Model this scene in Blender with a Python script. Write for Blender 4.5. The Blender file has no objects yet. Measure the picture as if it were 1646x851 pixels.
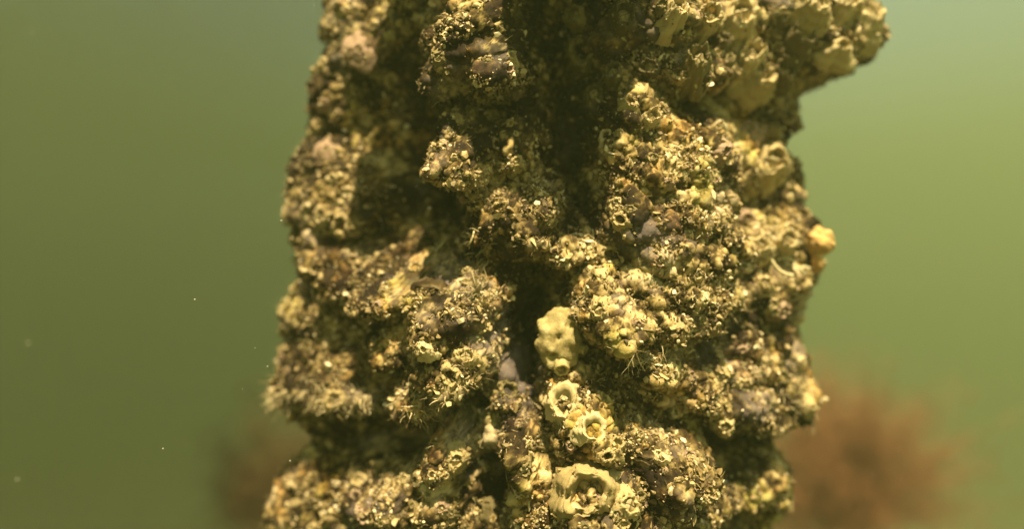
import bpy, math, random
import numpy as np
from mathutils import Vector, Matrix

# ------------------------------------------------------------------ camera
sc = bpy.context.scene
C = sc.collection
F = 1300.0                      # focal length in photo pixels
CX, CY = 823.0, 425.5
CAMD = 0.65                     # camera to the front of the piling
cam = bpy.data.cameras.new("camera")
camo = bpy.data.objects.new("camera", cam)
C.objects.link(camo)
camo.location = (0, -CAMD, 0)
camo.rotation_euler = (math.radians(90), 0, 0)
cam.sensor_width = 36.0
cam.lens = 36.0 * F / 1646.0
cam.clip_start = 0.01
cam.clip_end = 500
cam.dof.use_dof = True
cam.dof.focus_distance = 0.62
cam.dof.aperture_fstop = cam.lens / 1000.0 / 0.022
sc.camera = camo

# ------------------------------------------------------------------ sky and sun
SUN_EL, SUN_AZ = 64.0, 7.0     # azimuth: degrees to the right of straight behind the camera
world = bpy.data.worlds.new("World")
sc.world = world
world.use_nodes = True
wn = world.node_tree
bg = wn.nodes["Background"]
sky = wn.nodes.new("ShaderNodeTexSky")
sky.sky_type = 'NISHITA'
sky.sun_disc = False
sky.sun_elevation = math.radians(SUN_EL)
wn.links.new(sky.outputs[0], bg.inputs[0])
bg.inputs[1].default_value = 0.05
el, az = math.radians(SUN_EL), math.radians(SUN_AZ)
sdir = Vector((math.sin(az) * math.cos(el), -math.cos(az) * math.cos(el), math.sin(el)))
sky.sun_rotation = math.atan2(sdir.x, sdir.y)
sl = bpy.data.lights.new("sun", 'SUN')
sl.energy = 5.0
sl.angle = math.radians(0.8)
sl.color = (1.0, 0.82, 0.50)
so = bpy.data.objects.new("sun", sl)
C.objects.link(so)
so.location = sdir * 5
so.rotation_euler = sdir.to_track_quat('Z', 'Y').to_euler()

sc.view_settings.view_transform = 'Standard'
sc.view_settings.look = 'None'
sc.view_settings.exposure = 2.5
sc.view_settings.gamma = 1.0
sc.view_settings.use_curve_mapping = False
cy = sc.cycles
cy.use_denoising = True
cy.max_bounces = 6
cy.diffuse_bounces = 1
cy.glossy_bounces = 2
cy.transmission_bounces = 3
cy.volume_bounces = 1
cy.transparent_max_bounces = 8

rng = np.random.default_rng(11)
random.seed(5)

# ------------------------------------------------------------------ helpers
def tag(o, label=None, cat=None, group=None, kind=None):
    if label: o["label"] = label
    if cat: o["category"] = cat
    if group: o["group"] = group
    if kind: o["kind"] = kind
    return o

def link(name, data, parent=None):
    o = bpy.data.objects.new(name, data)
    C.objects.link(o)
    if parent is not None: o.parent = parent
    return o

def mesh_np(name, verts, loops, starts, mat=None, smooth=True, tint=None):
    me = bpy.data.meshes.new(name)
    me.vertices.add(len(verts))
    me.vertices.foreach_set("co", np.asarray(verts, np.float32).ravel())
    me.loops.add(len(loops))
    me.loops.foreach_set("vertex_index", np.asarray(loops, np.int32))
    me.polygons.add(len(starts))
    me.polygons.foreach_set("loop_start", np.asarray(starts, np.int32))
    me.update(calc_edges=True)
    me.validate()
    me.polygons.foreach_set("use_smooth", np.full(len(me.polygons), smooth))
    if tint is not None:
        at = me.attributes.new("tint", 'FLOAT', 'POINT')
        at.data.foreach_set("value", np.asarray(tint, np.float32))
    if mat: me.materials.append(mat)
    return me

def mesh_faces(name, verts, faces, mat=None, smooth=True, tint=None):
    loops, starts, n = [], [], 0
    for f in faces:
        starts.append(n); loops.extend(f); n += len(f)
    return mesh_np(name, verts, loops, starts, mat, smooth, tint)

class MB:
    """collects verts and faces of one mesh"""
    def __init__(s): s.v, s.f, s.t = [], [], []
    def add(s, vs, fs, t=0.5):
        b = len(s.v)
        s.v.extend([tuple(v) for v in vs]); s.f.extend([tuple(i + b for i in f) for f in fs])
        s.t.extend([t] * len(vs))
    def tube(s, pts, rad, n=6, t=0.5, cap=True):
        pts = [Vector(p) for p in pts]
        if not hasattr(rad, '__len__'): rad = [rad] * len(pts)
        vs, fs = [], []
        up = Vector((0.3, 0.5, 0.8))
        for i, p in enumerate(pts):
            d = (pts[min(i + 1, len(pts) - 1)] - pts[max(i - 1, 0)])
            if d.length < 1e-9: d = Vector((0, 0, 1))
            d.normalize()
            a = d.cross(up)
            if a.length < 1e-4: a = d.cross(Vector((1, 0, 0)))
            a.normalize(); b = d.cross(a)
            for k in range(n):
                q = 2 * math.pi * k / n
                vs.append(p + (a * math.cos(q) + b * math.sin(q)) * rad[i])
        for i in range(len(pts) - 1):
            for k in range(n):
                fs.append((i * n + k, i * n + (k + 1) % n, (i + 1) * n + (k + 1) % n, (i + 1) * n + k))
        if cap:
            fs.append(tuple(range(n))[::-1]); fs.append(tuple((len(pts) - 1) * n + k for k in range(n)))
        s.add(vs, fs, t)
    def mesh(s, name, mat=None, smooth=True): return mesh_faces(name, s.v, s.f, mat, smooth, s.t)

def ss(a, b, x):
    t = np.clip((x - a) / (b - a), 0, 1)
    return t * t * (3 - 2 * t)

def hsh(ix, iy, seed):
    h = (ix.astype(np.int64) * 374761393 + iy.astype(np.int64) * 668265263 + seed * 974634541) & 0xffffffff
    h = ((h ^ (h >> 13)) * 1274126177) & 0xffffffff
    h = ((h ^ (h >> 16)) * 2246822519) & 0xffffffff
    return ((h ^ (h >> 15)) & 0xffffff) / float(0x1000000)

def vnoise(x, y, seed):
    ix, iy = np.floor(x), np.floor(y)
    fx, fy = x - ix, y - iy
    fx = fx * fx * (3 - 2 * fx); fy = fy * fy * (3 - 2 * fy)
    a, b = hsh(ix, iy, seed), hsh(ix + 1, iy, seed)
    c, d = hsh(ix, iy + 1, seed), hsh(ix + 1, iy + 1, seed)
    return (a * (1 - fx) + b * fx) * (1 - fy) + (c * (1 - fx) + d * fx) * fy

def fbm(x, y, seed, o=4):
    r, a, s = 0, 0.5, 0
    for i in range(o):
        r = r + a * vnoise(x * 2 ** i, y * 2 ** i, seed + i * 7); s += a; a *= 0.5
    return r / s

def worley(x, y, seed):
    ix, iy = np.floor(x), np.floor(y)
    f1 = np.full(x.shape, 9.0); f2 = np.full(x.shape, 9.0); cid = np.zeros(x.shape)
    for dx in (-1, 0, 1):
        for dy in (-1, 0, 1):
            cx, cyy = ix + dx, iy + dy
            px = cx + hsh(cx, cyy, seed); py = cyy + hsh(cx, cyy, seed + 1)
            d = np.hypot(x - px, y - py)
            m = d < f1
            f2 = np.where(m, f1, np.minimum(f2, d))
            cid = np.where(m, hsh(cx, cyy, seed + 2), cid)
            f1 = np.where(m, d, f1)
    return f1, f2, cid

# ------------------------------------------------------------------ materials
def new_mat(name):
    m = bpy.data.materials.new(name); m.use_nodes = True
    nt = m.node_tree
    return m, nt, nt.nodes["Principled BSDF"]

def nd(nt, t, **kw):
    n = nt.nodes.new(t)
    for k, v in kw.items(): setattr(n, k, v)
    return n

def noise_node(nt, scale, detail=4, rough=0.6, coord=None):
    n = nd(nt, "ShaderNodeTexNoise")
    n.inputs["Scale"].default_value = scale; n.inputs["Detail"].default_value = detail
    n.inputs["Roughness"].default_value = rough
    if coord is not None: nt.links.new(coord, n.inputs["Vector"])
    return n

def ramp(nt, fac, stops):
    r = nd(nt, "ShaderNodeValToRGB")
    cr = r.color_ramp
    cr.elements[0].position, cr.elements[0].color = stops[0][0], (*stops[0][1], 1)
    cr.elements[1].position, cr.elements[1].color = stops[-1][0], (*stops[-1][1], 1)
    for p, c in stops[1:-1]:
        e = cr.elements.new(p); e.color = (*c, 1)
    nt.links.new(fac, r.inputs[0])
    return r.outputs[0]

def mixc(nt, fac, a, b, mode='MIX'):
    m = nd(nt, "ShaderNodeMix", data_type='RGBA', blend_type=mode)
    for sck, v in ((0, fac), (6, a), (7, b)):
        if hasattr(v, 'node'): nt.links.new(v, m.inputs[sck])
        elif sck == 0: m.inputs[0].default_value = v
        else: m.inputs[sck].default_value = (*v, 1)
    return m.outputs[2]

def bump(nt, b, h, strength, dist):
    n = nd(nt, "ShaderNodeBump")
    n.inputs["Strength"].default_value = strength; n.inputs["Distance"].default_value = dist
    nt.links.new(h, n.inputs["Height"]); nt.links.new(n.outputs[0], b.inputs["Normal"])

def organic(name, stops, scale=60, rough=0.75, spec=0.25, bstr=0.5, tint=True, fine=900, sss=0.0, hues=False):
    """mottled growth colour: noise in object space, plus a per-piece tint"""
    m, nt, b = new_mat(name)
    co = nd(nt, "ShaderNodeTexCoord").outputs["Object"]
    n1 = noise_node(nt, scale, 5, 0.65, co)
    fac = n1.outputs[0]
    if tint:
        a = nd(nt, "ShaderNodeAttribute", attribute_name="tint")
        ad = nd(nt, "ShaderNodeMath", operation='ADD'); sb = nd(nt, "ShaderNodeMath", operation='SUBTRACT')
        nt.links.new(a.outputs["Fac"], sb.inputs[0]); sb.inputs[1].default_value = 0.5
        nt.links.new(sb.outputs[0], ad.inputs[0]); nt.links.new(fac, ad.inputs[1])
        fac = ad.outputs[0]
    col = ramp(nt, fac, stops)
    n2 = noise_node(nt, fine, 3, 0.6, co)
    col = mixc(nt, 0.35, col, ramp(nt, n2.outputs[0], [(0.3, (0.35, 0.32, 0.25)), (0.7, (1, 1, 1))]), 'MULTIPLY')
    if hues:                                    # sheets of other growth: mauve, olive, rust
        for sc_, off, c_ in ((14, 0.0, (0.80, 0.66, 0.74)), (17, 7.0, (0.85, 0.90, 0.60)), (21, 13.0, (1.0, 0.80, 0.56))):
            mp = nd(nt, "ShaderNodeMapping"); mp.inputs["Location"].default_value = (off, off * 2, off * 3)
            nt.links.new(co, mp.inputs[0])
            nh = noise_node(nt, sc_, 4, 0.6, mp.outputs[0])
            col = mixc(nt, ramp(nt, nh.outputs[0], [(0.52, (0, 0, 0)), (0.64, (1, 1, 1))]), col, mixc(nt, 1.0, col, c_, 'MULTIPLY') if off else mixc(nt, 0.4, col, (0.25, 0.205, 0.19)))
    nt.links.new(col, b.inputs["Base Color"])
    b.inputs["Roughness"].default_value = rough
    b.inputs["Specular IOR Level"].default_value = spec
    if sss:
        b.inputs["Subsurface Weight"].default_value = sss
        b.inputs["Subsurface Radius"].default_value = (0.006, 0.004, 0.0015)
        b.inputs["Subsurface Scale"].default_value = 1.0
    if bstr: bump(nt, b, n2.outputs[0], bstr, 0.0008)
    return m

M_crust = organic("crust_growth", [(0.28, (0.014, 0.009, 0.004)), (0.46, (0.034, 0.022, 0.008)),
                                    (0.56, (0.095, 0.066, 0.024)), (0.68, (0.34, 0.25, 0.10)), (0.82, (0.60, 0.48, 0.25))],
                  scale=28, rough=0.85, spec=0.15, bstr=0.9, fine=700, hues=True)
M_grit = organic("shell_grit", [(0.10, (0.09, 0.062, 0.022)), (0.36, (0.24, 0.17, 0.065)), (0.60, (0.46, 0.35, 0.16)),
                                (0.85, (0.78, 0.66, 0.42))], scale=30, rough=0.6, spec=0.4, bstr=0.3, fine=1200)
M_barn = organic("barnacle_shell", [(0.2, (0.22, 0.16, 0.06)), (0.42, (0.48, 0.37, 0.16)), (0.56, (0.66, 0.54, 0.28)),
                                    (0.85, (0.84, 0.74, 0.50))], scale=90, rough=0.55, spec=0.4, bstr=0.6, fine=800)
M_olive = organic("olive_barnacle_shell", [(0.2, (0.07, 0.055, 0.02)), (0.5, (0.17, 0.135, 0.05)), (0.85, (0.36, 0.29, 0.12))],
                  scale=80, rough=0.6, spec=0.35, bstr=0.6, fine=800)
M_pink = organic("pinkish_shell", [(0.2, (0.20, 0.13, 0.08)), (0.5, (0.32, 0.22, 0.14)), (0.85, (0.48, 0.36, 0.25))],
                 scale=120, rough=0.7, spec=0.3, bstr=0.5)
M_dark = organic("dark_flesh", [(0.2, (0.02, 0.016, 0.008)), (0.8, (0.10, 0.08, 0.04))], scale=120, rough=0.6, bstr=0.3)
M_plate = organic("operculum_plate", [(0.2, (0.20, 0.15, 0.06)), (0.8, (0.55, 0.45, 0.24))], scale=200, rough=0.5, bstr=0.3)
M_squirt = organic("sea_squirt_skin", [(0.25, (0.14, 0.10, 0.035)), (0.5, (0.36, 0.29, 0.12)), (0.75, (0.56, 0.48, 0.26))],
                   scale=110, rough=0.75, spec=0.15, bstr=1.0, fine=500, sss=0.25)
M_sponge = organic("orange_sponge", [(0.2, (0.34, 0.19, 0.06)), (0.5, (0.52, 0.33, 0.12)), (0.85, (0.64, 0.45, 0.19))],
                   scale=120, rough=0.8, spec=0.2, bstr=0.7, fine=500, sss=0.3)
M_tube = organic("chalky_tube", [(0.2, (0.55, 0.46, 0.22)), (0.8, (0.80, 0.70, 0.42))], scale=200, rough=0.5, bstr=0.4)
M_fuzz = organic("hydroid_fuzz", [(0.2, (0.12, 0.09, 0.035)), (0.5, (0.30, 0.23, 0.10)), (0.85, (0.62, 0.52, 0.30))],
                 scale=40, rough=0.7, bstr=0)
M_weed = organic("brown_weed", [(0.2, (0.17, 0.07, 0.032)), (0.5, (0.29, 0.13, 0.055)), (0.85, (0.40, 0.20, 0.085))],
                 scale=15, rough=0.7, spec=0.2, bstr=0)
M_weed_dark = organic("dark_weed", [(0.2, (0.07, 0.04, 0.015)), (0.85, (0.17, 0.10, 0.035))], scale=15, rough=0.7, bstr=0)
M_valve = organic("mussel_valve", [(0.2, (0.14, 0.10, 0.04)), (0.5, (0.30, 0.23, 0.10)), (0.85, (0.50, 0.40, 0.20))],
                  scale=100, rough=0.5, spec=0.4, bstr=0.6)
M_mud = organic("seabed_mud", [(0.3, (0.20, 0.17, 0.09)), (0.7, (0.34, 0.29, 0.17))], scale=3, rough=0.95, bstr=0.5, tint=False, fine=40)
M_plank = organic("shade_deck_plank", [(0.3, (0.05, 0.04, 0.03)), (0.7, (0.12, 0.10, 0.08))], scale=6, rough=0.9, bstr=0.4, fine=60)  # only for the deck added overhead as a shade
M_speck = organic("pale_speck", [(0.2, (0.28, 0.28, 0.2)), (0.8, (0.45, 0.44, 0.35))], scale=100, rough=0.7, bstr=0)

# ------------------------------------------------------------------ water and seabed
def box_mesh(name, lo, hi, mat):
    x0, y0, z0 = lo; x1, y1, z1 = hi
    v = [(x0, y0, z0), (x1, y0, z0), (x1, y1, z0), (x0, y1, z0), (x0, y0, z1), (x1, y0, z1), (x1, y1, z1), (x0, y1, z1)]
    f = [(3, 2, 1, 0), (4, 5, 6, 7), (0, 1, 5, 4), (1, 2, 6, 5), (2, 3, 7, 6), (3, 0, 4, 7)]
    return mesh_faces(name, v, f, mat, False)

DENS = 0.098
mh = bpy.data.materials.new("green_water"); mh.use_nodes = True
nt = mh.node_tree
nt.nodes.remove(nt.nodes["Principled BSDF"])
pv = nd(nt, "ShaderNodeVolumePrincipled")
pv.inputs["Color"].default_value = (0.30, 0.375, 0.18, 1)
pv.inputs["Density"].default_value = DENS
pv.inputs["Anisotropy"].default_value = 0.35
nt.links.new(pv.outputs[0], nt.nodes["Material Output"].inputs["Volume"])
hz = link("haze", box_mesh("haze", (-60, -60, -8.2), (60, 60, 6.9), mh))
tag(hz, "murky yellow-green sea water filling the whole view around the piling", "water", kind="stuff")

n = 60
gx = np.linspace(-58, 58, n)
X, Y = np.meshgrid(gx, gx)
Z = -7.0 + 0.12 * (fbm(X * 0.6 + 50, Y * 0.6 + 50, 3) - 0.5)
idx = np.arange(n * n).reshape(n, n)
q = np.stack([idx[:-1, :-1], idx[:-1, 1:], idx[1:, 1:], idx[1:, :-1]], -1).reshape(-1, 4)
sb = link("seabed", mesh_np("seabed", np.stack([X, Y, Z], -1).reshape(-1, 3), q.ravel(), np.arange(len(q)) * 4, M_mud))
tag(sb, "muddy sea floor below the piling lost in green murk", "seabed", kind="structure")

# ------------------------------------------------------------------ the piling surface
AX, AY = (880 - CX) / F * 0.85, 0.20
R0 = 0.172
DAX = 0.85

def graded(lo, a, b, hi, fine, coarse_n):
    mid = np.arange(a, b, fine)
    k = np.linspace(0, 1, coarse_n + 1)
    left = a - (a - lo) * (k[1:][::-1]) ** 1.8
    right = b + (hi - b) * (k[1:]) ** 1.8
    return np.concatenate([left, mid, [b], right])

thg = graded(-math.pi, math.radians(-100), math.radians(100), math.pi, 0.0009 / 0.20, 40)
thg = thg[:-1]
zg = graded(-7.05, -0.30, 0.32, 6.58, 0.0009, 54)
TH, ZZ = np.meshgrid(thg, zg)
nz, nth = TH.shape

def profile(pts, side):
    """edge pixels of the silhouette -> radius of the piling at height z"""
    phi0 = math.atan((880 - CX) / F); d = DAX / math.cos(phi0)
    zs, rs = [], []
    for px, py in pts:
        fe = math.atan((px - CX) / F)
        a = abs(fe - phi0)
        R = d * math.sin(a)
        depth = d * math.cos(a) * math.cos(fe)
        zs.append((CY - py) / F * depth); rs.append(R)
    zs, rs = np.array(zs)[::-1], np.array(rs)[::-1]
    return lambda z: np.interp(z, zs, rs)

left_pts = [(532, -200), (532, -60), (528, 0), (530, 40), (544, 62), (520, 90), (502, 110), (495, 150), (494, 190), (500, 215), (482, 240),
            (476, 275), (466, 310), (464, 340), (474, 372), (492, 395), (492, 440), (478, 462), (455, 490), (453, 525), (470, 548),
            (458, 575), (450, 610), (440, 635), (448, 660), (464, 690), (470, 720), (468, 755), (462, 780), (446, 810), (438, 840), (432, 900), (440, 1100)]
right_pts = [(1330, -200), (1385, -60), (1402, 0), (1416, 20), (1408, 46), (1366, 82), (1330, 104), (1302, 126), (1290, 160), (1284, 190), (1272, 215), (1266, 245),
             (1290, 275), (1316, 310), (1322, 340), (1312, 365), (1308, 400), (1304, 440), (1288, 470), (1272, 505), (1270, 545), (1288, 575),
             (1292, 610), (1304, 640), (1304, 668), (1276, 690), (1262, 730), (1256, 780), (1258, 830), (1262, 900), (1262, 1100)]
Rl, Rr = profile(left_pts, -1)(ZZ), profile(right_pts, 1)(ZZ)

# reference pixel of each surface point (mid crust)
Rm = 0.190
xm = AX + Rm * np.sin(TH); ym = AY - Rm * np.cos(TH)
dep = np.maximum(ym + CAMD, 0.2)
PX = CX + F * xm / dep
PY = CY - F * ZZ / dep
FRONT = np.cos(TH) > -0.1

LUMPS = [  # px, py, rx, ry, height in mm
 (565,18,40,34,26),(572,84,46,44,32),(528,150,46,46,26),(525,200,40,36,26),(522,245,44,40,30),(500,320,48,42,30),(560,318,46,46,36),(540,372,60,38,40),
 (510,488,66,48,36),(592,448,52,46,34),(690,468,92,44,40),(728,505,44,50,44),(665,548,56,38,30),(540,575,96,46,52),(540,626,80,36,40),(615,632,56,34,36),
 (745,580,54,54,42),(690,640,48,40,28),(575,775,50,44,36),(530,835,90,44,40),(705,742,64,38,44),(650,790,60,54,36),(745,800,54,54,34),(840,740,60,52,34),
 (765,708,34,46,26),(815,635,26,40,24),(770,28,52,26,36),(815,14,24,16,28),(768,88,62,46,44),(806,118,36,30,44),(722,120,38,44,36),(735,228,50,42,38),(742,268,48,34,42),
 (800,350,70,60,16),(890,345,64,64,22),(860,225,54,56,24),(910,410,48,40,24),(745,318,16,18,18),
 (1065,262,100,84,32),(1085,370,140,100,36),(1050,475,116,74,36),(968,510,46,44,50),(998,330,32,40,34),(1150,470,90,60,30),(1185,580,90,66,32),(1100,560,60,40,24),(1235,425,84,52,34),
 (1272,312,50,56,20),(1210,200,70,28,36),(1240,262,46,34,34),(1165,650,72,44,34),(1245,560,44,42,12),(1045,752,66,54,56),(945,790,62,64,50),(1010,815,44,50,46),
 (1210,790,60,50,28),(950,690,90,46,34),(1120,800,56,50,22),(1090,610,80,60,28),(1340,30,110,72,62),(1190,28,70,42,42),(1215,108,56,46,44),(1110,100,60,40,28),(1060,30,60,50,30),
 (960,60,40,50,16),(1000,170,50,36,24),(935,655,40,44,32),(880,800,44,60,24),(694,-78,44,46,92),(925,-84,92,50,112),(1080,-84,90,45,34),(790,-60,50,40,30),  # the tall lumps above the frame are added to throw shade down the crust
 (650,60,50,50,10),(870,540,34,60,14),(1030,580,40,36,30),
]
PITS = [(660,240,64,170,56),(655,90,50,70,24),(905,110,84,175,50),(925,280,52,110,40),(880,450,70,70,30),(845,545,62,110,42),(600,704,92,52,50),(575,528,64,26,30),
        (782,752,52,76,42),(782,172,50,28,30),(1200,325,74,46,48),(1135,724,66,38,32),(1165,165,110,28,30),(700,412,80,28,28),(512,430,34,36,18),
        (1160,840,56,40,26),(650,700,70,44,34),(705,330,56,60,26),(1200,700,60,30,16),(760,660,44,40,26),(640,600,30,50,20),(1050,640,60,24,18),(870,660,30,60,24)]

Hl = np.zeros_like(PX)
U = TH * Rm * 1000.0; V = ZZ * 1000.0          # millimetres along the surface
wx = PX + 26 * (fbm(U / 22, V / 22, 21, 3) - 0.5) * 2
wy = PY + 22 * (fbm(U / 22, V / 22, 31, 3) - 0.5) * 2
for (a, b, rx, ry, h) in LUMPS:
    h *= 1.2 if b > -50 else 1.0
    cy2 = b - 0.65 * h                           # the droop below lowers a lump by about this much
    d2 = ((wx - a) / (rx * 1.25)) ** 2 + ((wy - cy2) / (ry * 1.25)) ** 2
    k = np.clip(1 - d2, 0, 1) * FRONT
    Hl = np.maximum(Hl, h * k ** 1.1) + 0.10 * h * k ** 2
for (a, b, rx, ry, h) in PITS:
    h *= 1.75
    d2 = ((wx - a) / (rx * 1.15)) ** 2 + ((wy - b) / (ry * 1.15)) ** 2
    Hl -= h * np.clip(1 - d2, 0, 1) ** 1.3 * FRONT
for _ in range(2):                                # soften the steps so that the walls carry enough mesh
    for ax in (0, 1):
        Hl = sum(np.roll(Hl, k_, ax) for k_ in range(-4, 5)) / 9.0
# clumps everywhere (also above, below and round the back)
f1, f2, cid = worley(U / 26 + 0.2 * vnoise(U / 9, V / 9, 5), V / 22, 41)
clump = np.clip(1 - (f1 / 0.75) ** 2, 0, 1) * (4 + 12 * cid)
f1, f2, cid = worley(U / 12 + 0.4 * vnoise(U / 6, V / 6, 6), V / 11, 51)
clump2 = np.clip(1 - (f1 / 0.7) ** 2, 0, 1) * (1 + 6 * cid)
wside_l = ss(math.radians(54), math.radians(78), -TH)
wside_r = ss(math.radians(48), math.radians(76), TH)
wside = np.maximum(wside_l, wside_r)
wside = wside * 1.0
Hl = Hl * (1 - 0.72 * wside) + (clump + clump2) * (1 - 0.55 * wside)
base = R0 * 1000 * (1 - wside) + (Rl * wside_l + Rr * wside_r) * 1000
base -= 13 * wside
back = ss(math.radians(100), math.radians(140), np.abs(TH))
base = base * (1 - back) + 235 * back
RR = (base + Hl) / 1000.0
ZD = ZZ - 0.42 * np.maximum(Hl, 0) / 1000.0 * (1 - 0.5 * wside)
LOW = np.stack([AX + RR * np.sin(TH), AY - RR * np.cos(TH), ZD], -1)

def normals(Pn, st):
    du = np.roll(Pn, -st, 1) - np.roll(Pn, st, 1)
    dv = np.roll(Pn, -st, 0) - np.roll(Pn, st, 0)
    dv[:st] = 0; dv[-st:] = 0
    dv[:st, :, 2] = 1; dv[-st:, :, 2] = 1
    n_ = np.cross(du, dv)
    return n_ / (np.linalg.norm(n_, axis=-1, keepdims=True) + 1e-12)

def h3(ix, iy, iz, seed):
    h = (ix * 73856093 ^ iy * 19349663 ^ iz * 83492791) + seed * 974634541
    h = (h & 0xffffffff).astype(np.uint32)
    h ^= h >> 13; h *= np.uint32(1274126177); h ^= h >> 16; h *= np.uint32(2246822519); h ^= h >> 15
    return h

def worley3(p, cell, seed):
    """distance to the nearest of scattered points in space, and that point's random number"""
    p = p / cell
    ip = np.floor(p).astype(np.int64); fp = (p - ip).astype(np.float32)
    best = np.full(p.shape[0], 9.0, np.float32); cid = np.zeros(p.shape[0], np.float32)
    for dx in (-1, 0, 1):
        for dy in (-1, 0, 1):
            for dz in (-1, 0, 1):
                h = h3(ip[:, 0] + dx, ip[:, 1] + dy, ip[:, 2] + dz, seed)
                ox = (h & 1023).astype(np.float32) / 1023; oy = ((h >> 10) & 1023).astype(np.float32) / 1023; oz = ((h >> 20) & 1023).astype(np.float32) / 1023
                d = (dx + ox - fp[:, 0]) ** 2 + (dy + oy - fp[:, 1]) ** 2 + (dz + oz - fp[:, 2]) ** 2
                m = d < best
                best = np.where(m, d, best)
                cid = np.where(m, ((h * np.uint32(2654435761)) >> 8).astype(np.float32) / float(1 << 24), cid)
    return best, cid

rough_mask = ss(0.30, 0.48, fbm(U / 30 + 9, V / 30, 81, 3))
fine_rows = np.flatnonzero((zg > -0.31) & (zg < 0.33)); fine_cols = np.flatnonzero(np.abs(thg) < math.radians(104))
r0, r1, c0_, c1_ = fine_rows[0], fine_rows[-1] + 1, fine_cols[0], fine_cols[-1] + 1
PIL = LOW.copy()
sub = PIL[r0:r1, c0_:c1_]
rm = rough_mask[r0:r1, c0_:c1_]
cids = []
for cell, amp, st, seed in ((0.017, 0.0070, 4, 3), (0.0085, 0.0040, 2, 13), (0.0044, 0.0021, 1, 23), (0.0024, 0.0010, 1, 33)):
    nrm_ = normals(sub, st)
    nrm_[:st] = nrm_[st]; nrm_[-st:] = nrm_[-st - 1]; nrm_[:, :st] = nrm_[:, st:st + 1]; nrm_[:, -st:] = nrm_[:, -st - 1:-st]
    pw = sub.reshape(-1, 3)
    wq = pw / cell
    pw = pw + 0.30 * cell * np.stack([np.sin(2.1 * wq[:, 1] + 1.3 * wq[:, 2] + seed), np.sin(1.7 * wq[:, 2] + 2.3 * wq[:, 0]), np.sin(1.9 * wq[:, 0] - 1.6 * wq[:, 1] + 2)], -1)
    pw = pw + 0.14 * cell * np.sin(4.7 * wq[:, [2, 0, 1]] + 3.1 * wq[:, [1, 2, 0]])
    pw = pw * np.array([1.0, 1.0, 1.25]) if seed in (13, 33) else pw @ np.array([[1.2, .25, 0], [-.2, .9, .3], [.1, -.3, .8]])
    b_, ci_ = worley3(pw, cell, seed)
    k_ = np.clip(1 - b_ / 0.6, 0, 1)
    k_ = np.where(ci_ > 0.55, 1 - np.sqrt(np.clip(b_ / 0.75, 0, 1)), k_ ** 0.8)      # some sharp peaks, some round lumps
    k_ = (k_ * (0.2 + 1.15 * ci_)).reshape(sub.shape[:2])
    w_ = (0.15 + 0.95 * rm) if cell < 0.01 else 1.0
    sub = sub + nrm_ * (amp * k_ * w_)[..., None]
    cids.append(ci_.reshape(sub.shape[:2]))
PIL[r0:r1, c0_:c1_] = sub

idx = np.arange(nz * nth).reshape(nz, nth)
nxt = np.roll(idx, -1, axis=1)
q = np.stack([idx[:-1], nxt[:-1], nxt[1:], idx[1:]], -1).reshape(-1, 4)
verts = PIL.reshape(-1, 3)
# patches of different growth colour: tint attribute from large, shapeless noise and per granule
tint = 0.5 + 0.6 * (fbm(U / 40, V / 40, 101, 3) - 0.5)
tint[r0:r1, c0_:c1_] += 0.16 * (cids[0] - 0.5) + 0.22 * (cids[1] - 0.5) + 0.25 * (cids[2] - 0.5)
loops = np.concatenate([q.ravel(), idx[0][::-1], idx[-1]])
starts = np.concatenate([np.arange(len(q)) * 4, [len(q) * 4, len(q) * 4 + nth]])
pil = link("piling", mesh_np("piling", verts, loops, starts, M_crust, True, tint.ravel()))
tag(pil, "thick round wharf piling crusted with brown lumpy marine growth, standing in green water", "piling")

# unseen plank deck, added overhead to shade the water on the left
dk = MB()
rd = random.Random(4)
x_ = -56.0
SHADE_EDGE = -0.05
while x_ < SHADE_EDGE - 0.2:
    w_ = rd.uniform(0.19, 0.22)
    z0 = 6.6 + rd.uniform(-0.004, 0.004)
    pts = [(x_, -14, z0), (x_ + w_, -14, z0), (x_ + w_, 56, z0), (x_, 56, z0), (x_, -14, z0 + .06), (x_ + w_, -14, z0 + .06), (x_ + w_, 56, z0 + .06), (x_, 56, z0 + .06)]
    dk.add(pts, [(3, 2, 1, 0), (4, 5, 6, 7), (0, 1, 5, 4), (1, 2, 6, 5), (2, 3, 7, 6), (3, 0, 4, 7)], rd.uniform(0.35, 0.65))
    x_ += w_ + 0.16
tag(link("shade_deck", dk.mesh("shade_deck", M_plank, False)), "unseen dark plank deck added overhead to shade the water on the left", "wharf deck")

# lookup of the surface under a pixel of the view
depv = PIL[..., 1] + CAMD
QX = CX + F * PIL[..., 0] / depv
QY = CY - F * PIL[..., 2] / depv
NRM = normals(PIL, 3)
du = np.linalg.norm(np.roll(PIL, -1, 1) - np.roll(PIL, 1, 1), axis=-1); dv = np.linalg.norm(np.roll(PIL, -1, 0) - np.roll(PIL, 1, 0), axis=-1)
AREA = du * dv
okm = (np.abs(TH) < math.radians(99)) & (ZZ > -0.31) & (ZZ < 0.33)
okm[:8] = False; okm[-8:] = False
oki = np.flatnonzero(okm.ravel())
sx, sy, sd = QX.ravel()[oki], QY.ravel()[oki], depv.ravel()[oki]
BIN = 8
bx = np.clip((sx // BIN).astype(int) + 50, 0, 399); by = np.clip((sy // BIN).astype(int) + 50, 0, 399)
key = bx * 400 + by
order = np.argsort(key, kind='stable'); ks = key[order]
bstart = np.searchsorted(ks, np.arange(160001))
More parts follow.
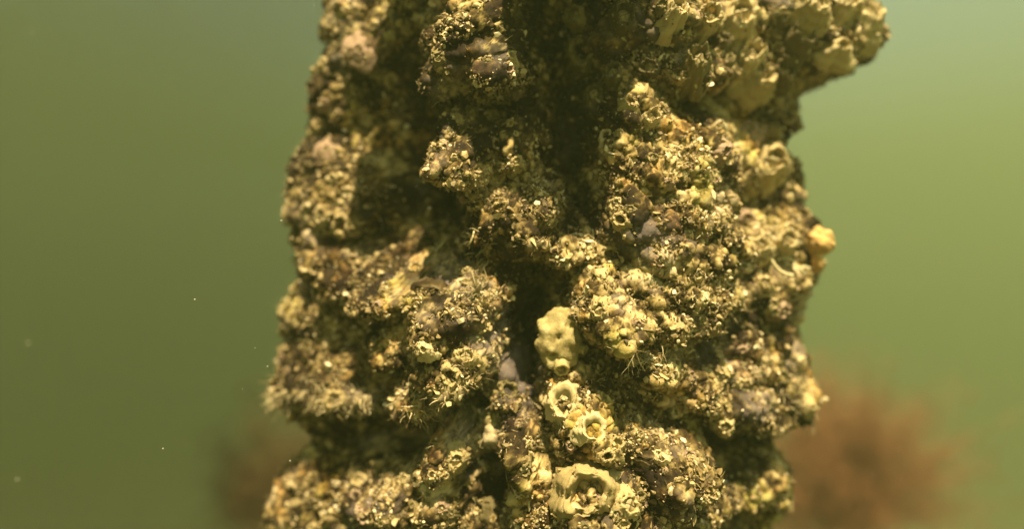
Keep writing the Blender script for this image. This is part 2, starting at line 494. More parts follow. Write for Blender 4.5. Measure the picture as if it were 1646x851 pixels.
def surf(px, py):
    """point and outward normal of the crust seen at photo pixel (px, py)"""
    cand = []
    for rad in (0, 1, 2, 4, 7):
        b0, c0 = int(px // BIN) + 50, int(py // BIN) + 50
        cand = np.concatenate([order[bstart[(b0 + i) * 400 + c0 + j]:bstart[(b0 + i) * 400 + c0 + j + 1]]
                               for i in range(-rad, rad + 1) for j in range(-rad, rad + 1)])
        if len(cand) > 3: break
    if len(cand) == 0: cand = np.arange(len(sx))
    d = np.hypot(sx[cand] - px, sy[cand] - py)
    near = cand[d < d.min() + 2.5]
    i = near[np.argmin(sd[near])]
    g = oki[i]
    return Vector(verts[g]), Vector(NRM.reshape(-1, 3)[g])

def at_px(px, py, depth):
    return Vector(((px - CX) / F * depth, depth - CAMD, (CY - py) / F * depth))

gm = (np.abs(TH) < math.radians(99)) * (ZZ > -0.30) * (ZZ < 0.32) * np.minimum(AREA, 3e-5)
# thin curved flakes and bristles of growth
mb = MB()
def hair(mb, p, n, L, r, bend, t, seg=5, wob=0.25):
    d = n.normalized()
    pts, rad = [], []
    side = Vector((random.gauss(0, 1), random.gauss(0, 1), random.gauss(0, 1)))
    side -= d * side.dot(d)
    if side.length > 0: side.normalize()
    q_ = Vector(p) - d * 0.001
    for i in range(seg + 1):
        f = i / seg
        pts.append(q_.copy()); rad.append(r * (1 - 0.75 * f))
        step = (d + side * bend * f + Vector((0, 0, -0.25 * f)) + Vector((random.gauss(0, wob), random.gauss(0, wob), random.gauss(0, wob))) * 0.6)
        q_ = q_ + step.normalized() * (L / seg)
    mb.tube(pts, rad, 3, t, False)
ph = (0.08 + ss(0.5, 0.68, fbm(U / 20 + 31, V / 18 + 5, 141, 3))) * gm
ph = ph.ravel() / ph.sum()
for g in rng.choice(nz * nth, 6500, p=ph):
    nn = Vector(NRM.reshape(-1, 3)[g]) + Vector(rng.normal(size=3)) * 0.55
    hair(mb, verts[g], nn, random.uniform(0.003, 0.010), random.uniform(0.00018, 0.00045), random.uniform(-0.8, 0.8), random.uniform(0.2, 0.9), 4)
for (px, py, sxx, syy, cnt, L) in [ (530, 640, 60, 16, 90, 0.012), (520, 632, 60, 24, 110, 0.009), (445, 640, 14, 22, 90, 0.014), (460, 500, 16, 30, 50, 0.007), (770, 440, 20, 30, 60, 0.012),
                                    (560, 650, 60, 14, 90, 0.011), (725, 385, 45, 22, 50, 0.008), (610, 640, 30, 20, 60, 0.009), (1285, 640, 20, 50, 120, 0.010),
                                    (690, 660, 40, 24, 110, 0.010), (1035, 575, 25, 18, 40, 0.014), (1140, 470, 60, 40, 120, 0.007), (740, 610, 30, 20, 26, 0.008)]:
    for _ in range(cnt):
        p, nn = surf(random.gauss(px, sxx * 0.6), random.gauss(py, syy * 0.6))
        nn = nn + Vector((random.gauss(0, .5), random.gauss(0, .4), random.gauss(-.25, .5)))
        hair(mb, p, nn, L * random.uniform(0.4, 1.3), random.uniform(0.0003, 0.0008), random.uniform(-0.9, 0.9), random.uniform(0.3, 1.0), 5)
fz = link("hydroid_fuzz", mb.mesh("hydroid_fuzz", M_fuzz))
tag(fz, "fine brown and cream bristles of hydroids sprouting all over the piling crust", "hydroid fuzz", kind="stuff")

# ------------------------------------------------------------------ barnacles
def barnacle_mesh(seed, h=1.0, rt=0.5, open_=True, tear=0.0, jag=0.12, rib=0.10, seg=48):
    """unit barnacle: base radius 1 at z = 0, outer wall, rim, inner wall and floor"""
    r = random.Random(seed)
    ph_ = [r.uniform(0, 6.28) for _ in range(8)]
    seams = sorted(2 * math.pi * (k + r.uniform(-0.2, 0.2)) / 6 for k in range(6))
    nrib = r.randint(14, 22)
    rows = []
    vs, fs = [], []
    prof = [(-0.35, 1.10, 1), (0.0, 1.02, 1)] + [(f, 1 - (1 - rt) * f ** 0.85, 1) for f in (0.12, 0.25, 0.38, 0.5, 0.62, 0.74, 0.84, 0.92, 0.97, 1.0)]
    prof += [(1.0, rt * 0.95, 2), (0.94, rt * 0.88, 2), (0.8, rt * 0.76, 2), (0.62, rt * 0.74, 2), (0.45, rt * 0.68, 2), (0.32, rt * 0.5, 2), (0.28, rt * 0.02, 2)]
    for (f, rad, side) in prof:
        row = []
        for k in range(seg):
            a = 2 * math.pi * k / seg
            ds = min(abs((a - s_ + math.pi) % (2 * math.pi) - math.pi) for s_ in seams)
            notch = math.exp(-(ds / 0.13) ** 2)
            ribv = rib * (math.sin(nrib * a + ph_[0] + 0.8 * math.sin(3 * a + ph_[1])) * 0.5 + 0.4 * math.sin(2.3 * nrib * a + ph_[2]))
            oval = 1 + 0.10 * math.sin(2 * a + ph_[3]) + 0.05 * math.sin(3 * a + ph_[4])
            if tear: oval *= 1 + tear * (math.cos(a - math.pi / 2) * 0.5 + 0.5) ** 3 * (0.3 + 0.7 * min(1, max(f, 0)))
            oval *= 1 + 0.06 * math.sin(4 * a + ph_[6] + 2 * f) + 0.05 * math.sin(7 * a + ph_[2] - 3 * f) + (0.012 * r.uniform(-1, 1))
            ring = 0.05 * math.sin(f * 17 + 1.5 * math.sin(a * 2 + ph_[5]) + ph_[6])
            rr = rad * oval
            if side == 1: rr = rr * (1 + ribv * (1.15 - 0.7 * max(f, 0)) + ring) - 0.08 * notch * rad
            zz = f * h
            if f > 0.8: zz -= h * (1.5 * jag * notch + 1.0 * jag * max(0, math.sin(a + ph_[3])) + 0.5 * jag * (0.5 + 0.5 * math.sin(5 * a + ph_[7])) + 0.05 * math.sin(nrib * a) + 0.02 * (math.sin(37 * a + ph_[1]) + math.sin(53 * a))) * ss(0.75, 1.0, f)
            row.append(len(vs)); vs.append((rr * math.cos(a), rr * math.sin(a), zz))
        rows.append(row)
    for i in range(len(rows) - 1):
        for k in range(seg):
            fs.append((rows[i][k], rows[i][(k + 1) % seg], rows[i + 1][(k + 1) % seg], rows[i + 1][k]))
    fs.append(tuple(rows[-1]))
    tv = [0.5] * len(vs)
    return vs, fs, tv

def operculum_mesh(seed, h, rt):
    """four plates closing the mouth into a low beak with a slit"""
    r = random.Random(seed)
    vs, fs = [], []
    for sgn in (-1, 1):
        for half, (y0, y1, pk_) in enumerate(((-0.66, -0.05, 0.05), (0.0, 0.66, 0.0))):
            b = len(vs)
            nu, nv = 6, 5
            for i in range(nu + 1):
                for j in range(nv + 1):
                    u = i / nu; v = j / nv
                    y = (y0 + (y1 - y0) * u) * rt
                    w = math.sqrt(max(0.02, 1 - (y / rt / 0.74) ** 2)) * rt * 0.70
                    x = sgn * (0.035 * rt + (w - 0.035 * rt) * v)
                    z = h * 0.62 + rt * (0.52 * (1 - v) ** 1.3 * (1 - 0.5 * abs(u - 0.5)) + 0.02 * math.sin(9 * v + u)) - 0.1 * rt * half
                    vs.append((x, y, z))
            for i in range(nu):
                for j in range(nv):
                    f = (b + i * (nv + 1) + j, b + (i + 1) * (nv + 1) + j, b + (i + 1) * (nv + 1) + j + 1, b + i * (nv + 1) + j + 1)
                    fs.append(f if sgn > 0 else f[::-1])
    return vs, fs

_mc = {}
def barn_data(shape, var, mat):
    k = (shape, var, mat.name)
    if k not in _mc:
        h, rt, op, tear, jag, rib = SHAPES[shape]
        v, f, t = barnacle_mesh(hash(shape) % 1000 if False else var * 13 + list(SHAPES).index(shape), h, rt, True, tear, jag, rib)
        me = mesh_faces("barnacle_shell", v, f, mat, True, [0.35 + 0.3 * random.random()] * len(v))
        om = None
        if op:
            v, f = operculum_mesh(var, h, rt)
            om = mesh_faces("operculum", v, f, M_plate, True, [0.5] * len(v))
        _mc[k] = (me, om)
    return _mc[k]
SHAPES = {  # height, mouth radius, has plates, teardrop, jag, ribs  (base radius 1)
 "cone": (1.05, 0.44, True, 0.0, 0.14, 0.13),
 "tall": (1.9, 0.55, True, 0.0, 0.14, 0.08),
 "open": (0.95, 0.58, False, 0.0, 0.17, 0.12),
 "tear": (0.80, 0.58, False, 0.75, 0.10, 0.10),
 "flat": (0.40, 0.24, True, 0.0, 0.06, 0.04),
 "bud":  (1.05, 0.30, True, 0.0, 0.08, 0.09),
}
SHELL_MATS = {'c': M_barn, 'o': M_olive, 'p': M_pink}
SUNV = sdir
def barnacle(px, py, rpx, shape, mat, label, tilt=(0, 0, 0), group="barnacles on the piling", sink=0.0, spin=None):
    p, nn = surf(px, py)
    depth = p.y + CAMD
    r = rpx / F * depth
    h = SHAPES[shape][0]
    axis = (nn * 0.55 + Vector((0, -0.75, 0.18)) + Vector(tilt)).normalized()
    me, om = barn_data(shape, random.randint(0, 4), SHELL_MATS[mat])
    o = link("barnacle", None)
    rot = axis.to_track_quat('Z', 'Y').to_matrix().to_4x4()
    # keep the mouth over the pixel asked for
    o.matrix_world = Matrix.Translation(p - axis * r * (h * 0.5 + sink * 0.4)) @ rot @ Matrix.Rotation(random.uniform(0, 6.28) if spin is None else spin, 4, 'Z') @ Matrix.Scale(r, 4)
    s_ = link("shell", me, o)
    if om: link("operculum", om, o)
    tag(o, label, "barnacle", group)
    return o

B = [
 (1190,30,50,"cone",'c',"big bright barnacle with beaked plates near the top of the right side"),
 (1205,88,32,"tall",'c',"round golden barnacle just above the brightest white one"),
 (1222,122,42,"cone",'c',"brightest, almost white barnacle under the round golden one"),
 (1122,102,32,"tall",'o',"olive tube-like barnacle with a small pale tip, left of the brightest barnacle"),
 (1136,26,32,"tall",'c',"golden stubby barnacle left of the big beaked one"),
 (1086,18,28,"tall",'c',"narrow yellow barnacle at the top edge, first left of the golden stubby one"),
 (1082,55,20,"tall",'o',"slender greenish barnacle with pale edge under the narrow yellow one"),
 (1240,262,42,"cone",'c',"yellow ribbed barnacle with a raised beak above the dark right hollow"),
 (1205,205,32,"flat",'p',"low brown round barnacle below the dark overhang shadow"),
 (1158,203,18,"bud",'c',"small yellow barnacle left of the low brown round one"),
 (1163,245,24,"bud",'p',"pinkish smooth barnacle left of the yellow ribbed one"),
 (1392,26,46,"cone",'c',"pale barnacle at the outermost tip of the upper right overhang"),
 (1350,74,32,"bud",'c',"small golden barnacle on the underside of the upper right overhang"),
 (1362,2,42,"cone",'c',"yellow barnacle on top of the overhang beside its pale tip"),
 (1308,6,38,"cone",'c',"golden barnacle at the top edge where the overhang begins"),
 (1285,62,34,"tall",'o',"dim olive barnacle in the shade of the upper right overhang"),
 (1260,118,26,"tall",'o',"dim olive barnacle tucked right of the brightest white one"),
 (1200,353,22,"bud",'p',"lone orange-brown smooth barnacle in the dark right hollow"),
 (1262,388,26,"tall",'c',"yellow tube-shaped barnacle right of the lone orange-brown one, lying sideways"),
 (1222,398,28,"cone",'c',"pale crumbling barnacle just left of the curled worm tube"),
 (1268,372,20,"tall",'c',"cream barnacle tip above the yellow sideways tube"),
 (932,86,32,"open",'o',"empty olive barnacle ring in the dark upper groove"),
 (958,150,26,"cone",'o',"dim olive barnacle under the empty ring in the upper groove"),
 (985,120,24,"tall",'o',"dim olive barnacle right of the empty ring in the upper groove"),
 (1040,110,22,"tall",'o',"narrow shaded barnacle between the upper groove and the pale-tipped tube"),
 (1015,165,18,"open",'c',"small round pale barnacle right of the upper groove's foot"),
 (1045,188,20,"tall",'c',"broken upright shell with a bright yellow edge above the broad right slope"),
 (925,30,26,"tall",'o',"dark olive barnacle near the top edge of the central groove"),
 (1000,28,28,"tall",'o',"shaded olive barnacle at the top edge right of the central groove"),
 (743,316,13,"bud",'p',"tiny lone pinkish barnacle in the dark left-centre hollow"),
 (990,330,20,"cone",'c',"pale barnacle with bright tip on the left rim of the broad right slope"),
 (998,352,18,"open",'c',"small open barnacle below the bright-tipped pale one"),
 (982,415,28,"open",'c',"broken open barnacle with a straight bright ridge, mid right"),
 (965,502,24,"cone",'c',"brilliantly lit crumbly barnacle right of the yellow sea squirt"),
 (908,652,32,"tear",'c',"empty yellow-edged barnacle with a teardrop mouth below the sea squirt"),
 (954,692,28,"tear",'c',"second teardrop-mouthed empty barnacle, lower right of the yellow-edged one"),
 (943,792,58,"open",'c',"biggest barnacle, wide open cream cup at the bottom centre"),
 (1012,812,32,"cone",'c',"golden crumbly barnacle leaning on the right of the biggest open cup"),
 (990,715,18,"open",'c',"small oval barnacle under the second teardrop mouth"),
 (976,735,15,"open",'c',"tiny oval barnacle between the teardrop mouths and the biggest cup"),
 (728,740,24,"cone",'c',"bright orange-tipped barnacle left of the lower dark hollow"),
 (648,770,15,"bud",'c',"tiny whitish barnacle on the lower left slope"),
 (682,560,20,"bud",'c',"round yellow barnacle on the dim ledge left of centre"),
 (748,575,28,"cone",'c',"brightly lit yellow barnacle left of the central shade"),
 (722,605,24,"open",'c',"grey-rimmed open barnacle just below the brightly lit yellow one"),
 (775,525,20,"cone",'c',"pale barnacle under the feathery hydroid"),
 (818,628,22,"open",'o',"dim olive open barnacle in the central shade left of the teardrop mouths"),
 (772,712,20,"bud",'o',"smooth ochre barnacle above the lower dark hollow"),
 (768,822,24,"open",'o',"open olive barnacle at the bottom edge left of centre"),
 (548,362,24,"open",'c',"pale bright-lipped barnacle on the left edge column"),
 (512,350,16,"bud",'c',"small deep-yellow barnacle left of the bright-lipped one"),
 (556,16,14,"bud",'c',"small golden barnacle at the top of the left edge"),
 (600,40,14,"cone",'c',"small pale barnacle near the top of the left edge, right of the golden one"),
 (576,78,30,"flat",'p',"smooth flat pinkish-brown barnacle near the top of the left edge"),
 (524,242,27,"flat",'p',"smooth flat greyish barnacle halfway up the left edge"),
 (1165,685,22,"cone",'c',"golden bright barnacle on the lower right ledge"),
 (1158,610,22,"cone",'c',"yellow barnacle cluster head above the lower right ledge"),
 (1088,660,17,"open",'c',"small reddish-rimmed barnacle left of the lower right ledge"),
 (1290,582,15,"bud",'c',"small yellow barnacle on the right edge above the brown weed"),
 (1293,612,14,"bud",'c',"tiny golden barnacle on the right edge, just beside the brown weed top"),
 (1302,655,15,"bud",'c',"lowest small golden barnacle on the right edge against the brown weed"),
 (1028,572,20,"tall",'c',"narrow ribbed cream barnacle hanging below the broad right slope"),
 (690,792,20,"bud",'c',"round tan barnacle low on the left slope right of the whitish one"),
 (578,775,22,"cone",'c',"tan barnacle near the bottom left, under the large dark hollow"),
 (870,715,22,"cone",'o',"olive barnacle left of the second teardrop mouth"),
 (540,640,22,"open",'c',"bristly pale barnacle on the underside of the lower left lump"),
 (1245,205,16,"bud",'o',"small brown barnacle right of the low brown round one"),
 (1270,95,22,"tall",'o',"shaded barnacle behind the brightest white one"),
 (1160,70,24,"tall",'o',"olive shaded barnacle below the big beaked one"),
 (840,755,20,"cone",'o',"olive barnacle left of the biggest open cup"),
 (1230,455,18,"cone",'c',"small cream barnacle directly below the curled worm tube"),
 (1255,500,22,"cone",'p',"brownish pale barnacle on the right edge under the worm tube"),
]
for (px, py, r, shp, mt, lab) in B:
    tilt = (0, 0, 0)
    if py < 140 and px > 1040: tilt = (0.10, -0.25, 0.40)
    spin = None
    if shp == "tear": spin = 0.15 if px < 930 else -0.2
    barnacle(px, py, r, shp, mt, lab, tilt, "larger barnacles on the piling", spin=spin)

REG = [((470, 600, 60, 420), "left edge column"), ((450, 780, 430, 600), "left-centre ledge"), ((450, 780, 740, 851), "bottom left slope"),
       ((700, 830, 60, 300), "upper centre lump"), ((960, 1150, 200, 540), "broad right slope"), ((1050, 1300, 0, 150), "upper right overhang"),
       ((1060, 1290, 540, 851), "lower right slope"), ((830, 1080, 600, 851), "bottom centre mound"), ((1150, 1300, 180, 520), "right edge")]
for (x0, x1, y0, y1), nm in REG:
    for _ in range(22):
        px, py = random.uniform(x0, x1), random.uniform(y0, y1)
        up = nm == "upper right overhang"
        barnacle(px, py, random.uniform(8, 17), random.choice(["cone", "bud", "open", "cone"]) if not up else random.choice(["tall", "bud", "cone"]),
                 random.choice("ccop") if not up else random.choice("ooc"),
                 "small barnacle half buried in the crumbly growth of the " + nm, group="small barnacles of the " + nm, sink=0.35)

# ------------------------------------------------------------------ sea squirt
def blob(radii, bumps, seed, nu=48, nv=32, rough=0.03):
    r = random.Random(seed)
    vs, fs = [], []
    for j in range(nv + 1):
        b = -math.pi / 2 + math.pi * j / nv
        for i in range(nu):
            a = 2 * math.pi * i / nu
            d = Vector((math.cos(b) * math.cos(a), math.cos(b) * math.sin(a), math.sin(b)))
            k = 1.0
            for (bd, amp, w) in bumps:
                k += amp * math.exp(-((d - bd).length / w) ** 2)
            k += rough * (math.sin(5 * d.x + 3 * d.z + seed) * math.sin(6 * d.y + 1) + math.sin(11 * d.z + 4 * d.x))
            vs.append((d.x * radii[0] * k, d.y * radii[1] * k, d.z * radii[2] * k))
    for j in range(nv):
        for i in range(nu):
            fs.append((j * nu + i, j * nu + (i + 1) % nu, (j + 1) * nu + (i + 1) % nu, (j + 1) * nu + i))
    return vs, fs

def siphon_mesh(r, L, mat):
    vs, fs = [], []
    seg = 20
    prof = [(1.5, -0.5), (1.25, 0.0), (1.05, 0.35), (1.0, 0.7), (1.02, 0.92), (0.92, 1.0), (0.72, 0.97), (0.6, 0.8), (0.5, 0.4), (0.35, 0.1), (0.02, 0.0)]
    for (a, z) in prof:
        for k in range(seg):
            q_ = 2 * math.pi * k / seg
            w = 1 + 0.06 * math.sin(6 * q_)
            vs.append((r * a * w * math.cos(q_), r * a * w * math.sin(q_), z * L))
    for i in range(len(prof) - 1):
        for k in range(seg):
            fs.append((i * seg + k, i * seg + (k + 1) % seg, (i + 1) * seg + (k + 1) % seg, (i + 1) * seg + k))
    return mesh_faces("siphon", vs, fs, mat, True, [0.5] * len(vs))

p, nn = surf(900, 545)
dsq = p.y + CAMD - 0.004
sq = link("sea_squirt", None)
sq.location = at_px(900, 546, dsq)
tag(sq, "lumpy translucent yellow sea squirt with round siphons in the dark centre of the piling", "sea squirt")
k = dsq / F
rs = random.Random(21)
bum = [(Vector((rs.uniform(-1, 1), rs.uniform(-1, -0.1), rs.uniform(-1, 1))).normalized(), rs.uniform(0.07, 0.17), rs.uniform(0.11, 0.22)) for _ in range(44)]
bum += [(Vector((-0.12, -0.95, 0.12)).normalized(), -0.30, 0.11), (Vector((0.25, -0.85, 0.5)).normalized(), -0.26, 0.09), (Vector((-0.35, -0.8, -0.45)).normalized(), -0.25, 0.14)]
v, f = blob((36 * k, 36 * k, 50 * k), bum, 3, 64, 48, 0.022)
link("body", mesh_faces("body", v, f, M_squirt, True, [0.5] * len(v)), sq)
for (dx, dy, dirv, r, L) in [(0, 36, (0.05, -0.8, -0.55), 12, 18), (30, 12, (0.8, -0.5, -0.3), 8, 13)]:
    s_ = link("siphon", siphon_mesh(r * k, L * k, M_squirt), sq)
    s_.location = (dx * k, -20 * k if dx < 20 else -10 * k, -dy * k)
    s_.rotation_euler = Vector(dirv).to_track_quat('Z', 'Y').to_euler()

# ------------------------------------------------------------------ crumbs of shell on the crust (uncountable)
def ico():
    t = (1 + 5 ** 0.5) / 2
    v = np.array([(-1, t, 0), (1, t, 0), (-1, -t, 0), (1, -t, 0), (0, -1, t), (0, 1, t), (0, -1, -t), (0, 1, -t), (t, 0, -1), (t, 0, 1), (-t, 0, -1), (-t, 0, 1)], float)
    v /= np.linalg.norm(v[0])
    f = np.array([(0, 11, 5), (0, 5, 1), (0, 1, 7), (0, 7, 10), (0, 10, 11), (1, 5, 9), (5, 11, 4), (11, 10, 2), (10, 7, 6), (7, 1, 8),
                  (3, 9, 4), (3, 4, 2), (3, 2, 6), (3, 6, 8), (3, 8, 9), (4, 9, 5), (2, 4, 11), (6, 2, 10), (8, 6, 7), (9, 8, 1)])
    return v, f

def rand_rot(n):
    qn = rng.normal(size=(n, 4)); qn /= np.linalg.norm(qn, axis=1, keepdims=True)
    w, x, y, z = qn.T
    return np.stack([1 - 2 * (y * y + z * z), 2 * (x * y - z * w), 2 * (x * z + y * w), 2 * (x * y + z * w), 1 - 2 * (x * x + z * z), 2 * (y * z - x * w),
                     2 * (x * z - y * w), 2 * (y * z + x * w), 1 - 2 * (x * x + y * y)], -1).reshape(n, 3, 3)

clus = ss(0.47, 0.66, fbm(U / 17 + 3, V / 15 + 8, 121, 3))
pk = (0.10 + clus) * (0.12 + 0.88 * rough_mask) * gm * (0.12 + ss(-8, 24, Hl))  # pale crumbs thinned out in the hollows, deepening their shade by colour
pk = pk.ravel() / pk.sum()
NG = 72000
ids = rng.choice(nz * nth, NG, p=pk)
pos = verts[ids] + NRM.reshape(-1, 3)[ids] * rng.uniform(-0.0004, 0.0010, (NG, 1))
bpos = []                                        # crumbs and silt stuck on the barnacles too
bpy.context.view_layer.update()
for o in list(C.objects):
    if o.type == 'EMPTY' and o.name.split('.')[0] in ("barnacle", "sea_squirt"):
        me = [c for c in o.children if c.name.startswith('shell') or c.name.startswith('body')][0].data
        mw = np.array(o.matrix_world)
        n_v = len(me.vertices)
        cov = np.empty(n_v * 3, np.float32); me.vertices.foreach_get("co", cov); cov = cov.reshape(-1, 3)
        r_ = mw[0:3, 0]; rad_ = float(np.linalg.norm(r_))
        k_ = min(90, int(8 + rad_ * 2600))
        if n_v > 2500: k_ = 110
        pick = rng.integers(48, 48 * 9, k_) if n_v < 2500 else rng.integers(0, n_v, k_)
        bpos.append(cov[pick] @ mw[:3, :3].T + mw[:3, 3] + rng.normal(size=(k_, 3)) * 0.0004)
bpos = np.concatenate(bpos)
pos = np.concatenate([pos, bpos]); NG = len(pos)
NF = 9000                                        # larger thin shards
v0, f0 = ico()
size = (0.0006 + 0.0019 * rng.random(NG) ** 4.0)
asp = np.stack([np.ones(NG), rng.uniform(0.45, 1.0, NG), rng.uniform(0.25, 0.8, NG)], -1) * rng.uniform(0.8, 1.6, (NG, 1))
shard = rng.choice(72000, NF, replace=False)
asp[shard] = np.stack([np.full(NF, 1.6), rng.uniform(0.5, 1.2, NF), rng.uniform(0.08, 0.16, NF)], -1) * rng.uniform(0.8, 1.3, (NF, 1))
size[shard] = rng.uniform(0.0010, 0.0026, NF)
size[72000:] *= 0.75
vv = v0[None] * (1 + 0.35 * rng.normal(size=(NG, 12, 1)).clip(-1.2, 1.2)) * asp[:, None] * size[:, None, None]
vv = np.einsum('nij,nkj->nki', rand_rot(NG), vv) + pos[:, None]
ff = (f0[None] + (np.arange(NG) * 12)[:, None, None]).reshape(-1)
tg = np.repeat(np.clip(0.42 + 0.2 * rng.normal(size=NG), 0, 1), 12)
gr = link("shell_grit", mesh_np("shell_grit", vv.reshape(-1, 3), ff, np.arange(len(ff) // 3) * 3, M_grit, False, tg))
tag(gr, "pale crumbs of broken shell and sand caught all over the piling crust", "shell grit", kind="stuff")

# ------------------------------------------------------------------ orange sponge on the right edge
p, nn = surf(1300, 392)
sg = link("sponge", None)
dsp = p.y + CAMD - 0.004
sg.location = at_px(1318, 390, dsp)
k = dsp / F
tag(sg, "rounded orange-yellow sponge bulging from the right edge of the piling", "sponge")
rs = random.Random(12)
sb_ = [(Vector((rs.gauss(0, 1), rs.gauss(0, 1), rs.gauss(0, 1))).normalized(), rs.uniform(0.08, 0.2), rs.uniform(0.15, 0.3)) for _ in range(26)]
sb_ += [(Vector((rs.gauss(0, 1), rs.gauss(0, 1), rs.gauss(0, 1))).normalized(), -0.18, 0.10) for _ in range(30)]
v, f = blob((22 * k, 24 * k, 22 * k), sb_, 8, 64, 48, 0.02)
link("body", mesh_faces("body", v, f, M_sponge, True, [0.55] * len(v)), sg)
v, f = blob((9 * k, 10 * k, 22 * k), sb_[:9] + sb_[26:34], 5, 40, 32, 0.03)
lo_ = link("lobe", mesh_faces("lobe", v, f, M_sponge, True, [0.4] * len(v)), sg)
lo_.location = (-6 * k, -6 * k, -26 * k)

# ------------------------------------------------------------------ worm tubes
def pxpath(path, lift=0.002, sub=4):
    pts = []
    P_ = []
    for (px, py) in path:
        p, nn = surf(px, py)
        P_.append((px, py, p.y + CAMD))
    dm = min(d for _, _, d in P_) - lift
    for i in range(len(P_) - 1):
        for s_ in range(sub):
            f = s_ / sub
            pts.append(at_px(P_[i][0] * (1 - f) + P_[i + 1][0] * f, P_[i][1] * (1 - f) + P_[i + 1][1] * f, dm * (0.5) + 0.5 * (P_[i][2] * (1 - f) + P_[i + 1][2] * f) - lift * 0.5))
    pts.append(at_px(P_[-1][0], P_[-1][1], dm * 0.5 + 0.5 * P_[-1][2] - lift * 0.5))
    return pts
for path, r, lab in [([(1229, 407), (1238, 415), (1246, 427), (1254, 436), (1264, 441), (1275, 443)], 0.0014, "thick curved cream worm tube on the right side of the piling"),
                     ([(1249, 419), (1257, 415), (1268, 415), (1276, 420), (1278, 430), (1275, 438)], 0.0009, "thin hooked cream worm tube closing a loop with the thick one"),
                     ([(1303, 432), (1294, 429), (1288, 430), (1289, 436), (1296, 442)], 0.0010, "short bent cream worm tube nearest the right edge"),
                     ([(762, 372), (760, 381), (756, 390), (751, 395)], 0.0007, "short pale worm tube in the dark centre-left"),
                     ([(700, 404), (706, 398), (713, 389), (718, 384)], 0.0008, "thin whitish worm tube on the dark ledge left of centre")]:
    m_ = MB()
    pts = pxpath(path)
    m_.tube(pts, [r * (0.85 + 0.25 * random.random()) for _ in pts], 8, 0.6)
    tag(link("worm_tube", m_.mesh("worm_tube", M_tube)), lab, "worm tube", "worm tubes on the piling")

# ------------------------------------------------------------------ gaping mussels
def mussel(px, py, wpx, ang, lab):
    p, nn = surf(px, py)
    d = p.y + CAMD; k = wpx / F * d * 0.5
    o = link("mussel", None)
    o.matrix_world = Matrix.Translation(p + Vector((0, 0.42 * k, 0))) @ Matrix.Rotation(math.radians(ang), 4, 'Y')
    tag(o, lab, "mussel", "gaping mussels on the piling")
    for sgn in (1, -1):
        vs, fs = [], []
        nu, nv = 24, 10
        for layer in (1.0, 0.93):
            for i in range(nu + 1):
                u = -1 + 2 * i / nu
                for j in range(nv + 1):
                    v_ = j / nv * math.pi * 0.5
                    env = math.sqrt(max(0, 1 - u * u)) * (0.8 + 0.2 * u)
                    gap = 0.16 * env * (1 if sgn > 0 else 0.4)
                    y = -math.cos(v_) * env * 0.55
                    z = sgn * (gap + math.sin(v_) * env * 0.55 * layer + 0.05 * math.sin(9 * v_ + 3 * u) + 0.04 * math.sin(7 * u + 2 * v_))
                    vs.append((u * k * layer, y * k * layer, z * k))
        W = (nu + 1) * (nv + 1)
        for i in range(nu):
            for j in range(nv):
                a = i * (nv + 1) + j
                f1_ = (a, a + nv + 1, a + nv + 2, a + 1)
                fs.append(f1_ if sgn < 0 else f1_[::-1])
                f2_ = tuple(x + W for x in f1_)
                fs.append(f2_[::-1] if sgn < 0 else f2_)
            a = i * (nv + 1)
            fs.append((a, a + nv + 1, a + nv + 1 + W, a + W))
        link("valve", mesh_faces("valve", vs, fs, M_crust, True, [0.5] * len(vs)), o)
    v, f = blob((0.8 * k, 0.25 * k, 0.14 * k), [], 2, 24, 12)
    link("flesh", mesh_faces("flesh", v, f, M_dark, True, [0.4] * len(v)), o)
mussel(690, 466, 66, 12, "long brown mussel gaping on the lit left-centre ledge")
mussel(514, 488, 36, 15, "small mussel with a dark slit near the left edge")
mussel(1042, 742, 58, 14, "pale-lipped gaping mussel on the lower right golden lump")
mussel(902, 404, 36, 5, "dim olive mussel in the central shade above the sea squirt")

# ------------------------------------------------------------------ feathery hydroid
p, nn = surf(772, 470)
mb = MB()
for i in range(70):
    a = math.radians(random.uniform(60, 215))
    L = random.uniform(0.010, 0.024)
    d = Vector((math.cos(a), -0.5 + random.uniform(-0.4, 0.3), math.sin(a)))
    hair(mb, p + Vector((0, -0.004, 0)), d, L, 0.00028, random.uniform(-0.3, 0.3), random.uniform(0.4, 0.9), 7, 0.08)
tag(link("feathery_hydroid", mb.mesh("feathery_hydroid", M_fuzz)), "pale feathery fan of a hydroid left of the dark centre", "hydroid")

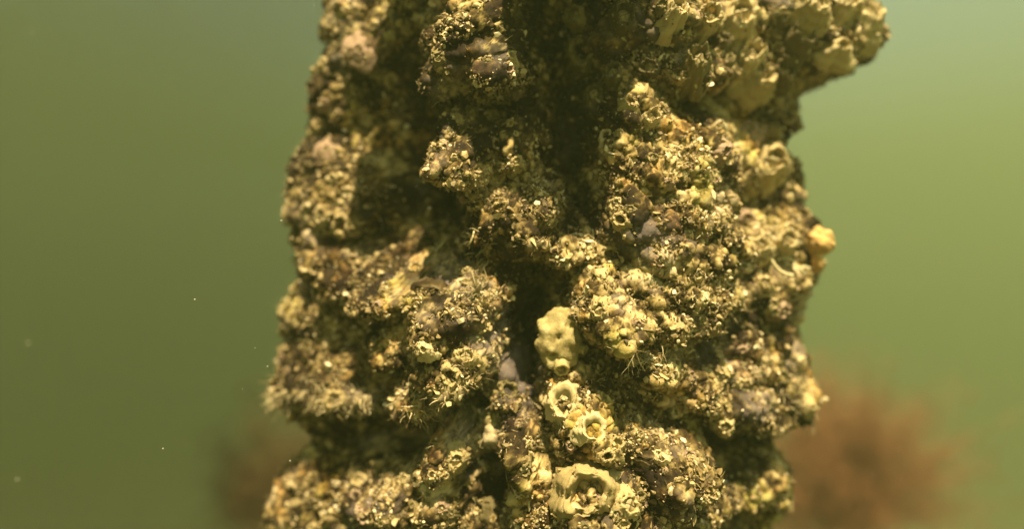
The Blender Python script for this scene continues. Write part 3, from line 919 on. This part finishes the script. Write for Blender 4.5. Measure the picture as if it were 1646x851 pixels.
# ------------------------------------------------------------------ seaweed behind the piling
def seaweed(name, centre, radii, nst, seed, mat, label, root):
    r = random.Random(seed)
    def cg(s_): return max(-1.5 * s_, min(1.5 * s_, r.gauss(0, s_)))
    o = link(name, None)
    o.location = root
    st, fr = MB(), MB()
    root = Vector(root)
    heads = [Vector((r.uniform(-0.75, 0.75), r.uniform(-0.5, 0.5), r.uniform(-0.8, 0.5))) for _ in range(7)] + [Vector((-0.45, 0, 0.45)), Vector((-0.3, 0, 0.0)), Vector((0.25, 0, 0.1))]
    for s_ in range(nst):
        # a main branch from the root into the tuft
        e = heads[s_ % len(heads)] + Vector((cg(0.36), cg(0.4), cg(0.36)))
        tip = Vector(centre) + Vector((e.x * radii[0], e.y * radii[1], e.z * radii[2])) - root
        pts = []
        for i in range(7):
            f = i / 6
            pts.append(tip * f + Vector((0, 0, math.sin(f * 3.14) * 0.02)) + Vector((r.gauss(0, 1), r.gauss(0, 1), r.gauss(0, 1))) * 0.006 * f)
        st.tube(pts, [0.0007 * (1 - 0.6 * i / 6) for i in range(7)], 4, 0.4, False)
        for _ in range(26):
            f = r.uniform(0.45, 1.0)
            i = min(5, int(f * 6)); g = f * 6 - i
            q_ = pts[i].lerp(pts[i + 1], g)
            d = Vector((r.gauss(0, 1), r.gauss(0, 1), r.gauss(0.25, 1))) + (tip.normalized()) * 0.5
            L = r.uniform(0.02, 0.07)
            d.normalize()
            b = Vector((r.gauss(0, 1), r.gauss(0, 1), r.gauss(0, 1))) * 0.5
            hp = [q_ + d * (L * t_) + b * (L * t_ * t_) for t_ in (0, 0.33, 0.66, 1.0)]
            fr.tube(hp, [0.00052, 0.0005, 0.00042, 0.0002], 3, r.uniform(0.2, 0.8), False)
    gz = -6.99 - root.z
    st.tube([(0, 0, 0), (0.03, 0.02, gz * 0.3), (-0.02, 0.05, gz * 0.65), (0.02, 0.02, gz)], [0.006, 0.007, 0.008, 0.012], 8, 0.4)
    link("stem", st.mesh("stem", mat), o)
    link("frond", fr.mesh("frond", mat), o)
    tag(o, label, "seaweed")
dw = 1.9
seaweed("seaweed", at_px(1400, 745, dw), (0.27, 0.20, 0.27), 480, 3, M_weed,
        "soft rusty-brown cloud of bushy seaweed behind the right edge of the piling", at_px(1365, 850, dw))
dw = 1.7
seaweed("seaweed", at_px(425, 770, dw), (0.10, 0.09, 0.20), 120, 4, M_weed_dark,
        "dim dark tuft of seaweed behind the lower left edge of the piling", at_px(450, 840, dw))

# ------------------------------------------------------------------ specks drifting in the water
mb = MB()
v0, f0 = ico()
spots = [(313, 482, .62, 1.2), (452, 355, .6, 1.0), (262, 722, .6, .9), (52, 52, .5, .9), (430, 590, .6, .8), (410, 560, .62, .6), (466, 742, .6, 0.9), (505, 8, .62, .7),
         (28, 772, .5, 1.0), (45, 552, .48, .9), (390, 626, .62, .6), (690, 335, .55, .7), (1465, 210, .6, .5)]
for (px, py, d, s_) in spots + [(random.uniform(0, 1646), random.uniform(0, 851), random.uniform(0.4, 1.6), random.uniform(0.2, 0.5)) for _ in range(130)]:
    c = at_px(px, py, d)
    mb.add([c + Vector(x) * 0.0008 * s_ * random.uniform(0.6, 1.2) for x in v0], [tuple(x) for x in f0], 0.5)
tag(link("drifting_specks", mb.mesh("drifting_specks", M_speck)), "tiny pale specks drifting in the green water", "specks", kind="stuff")
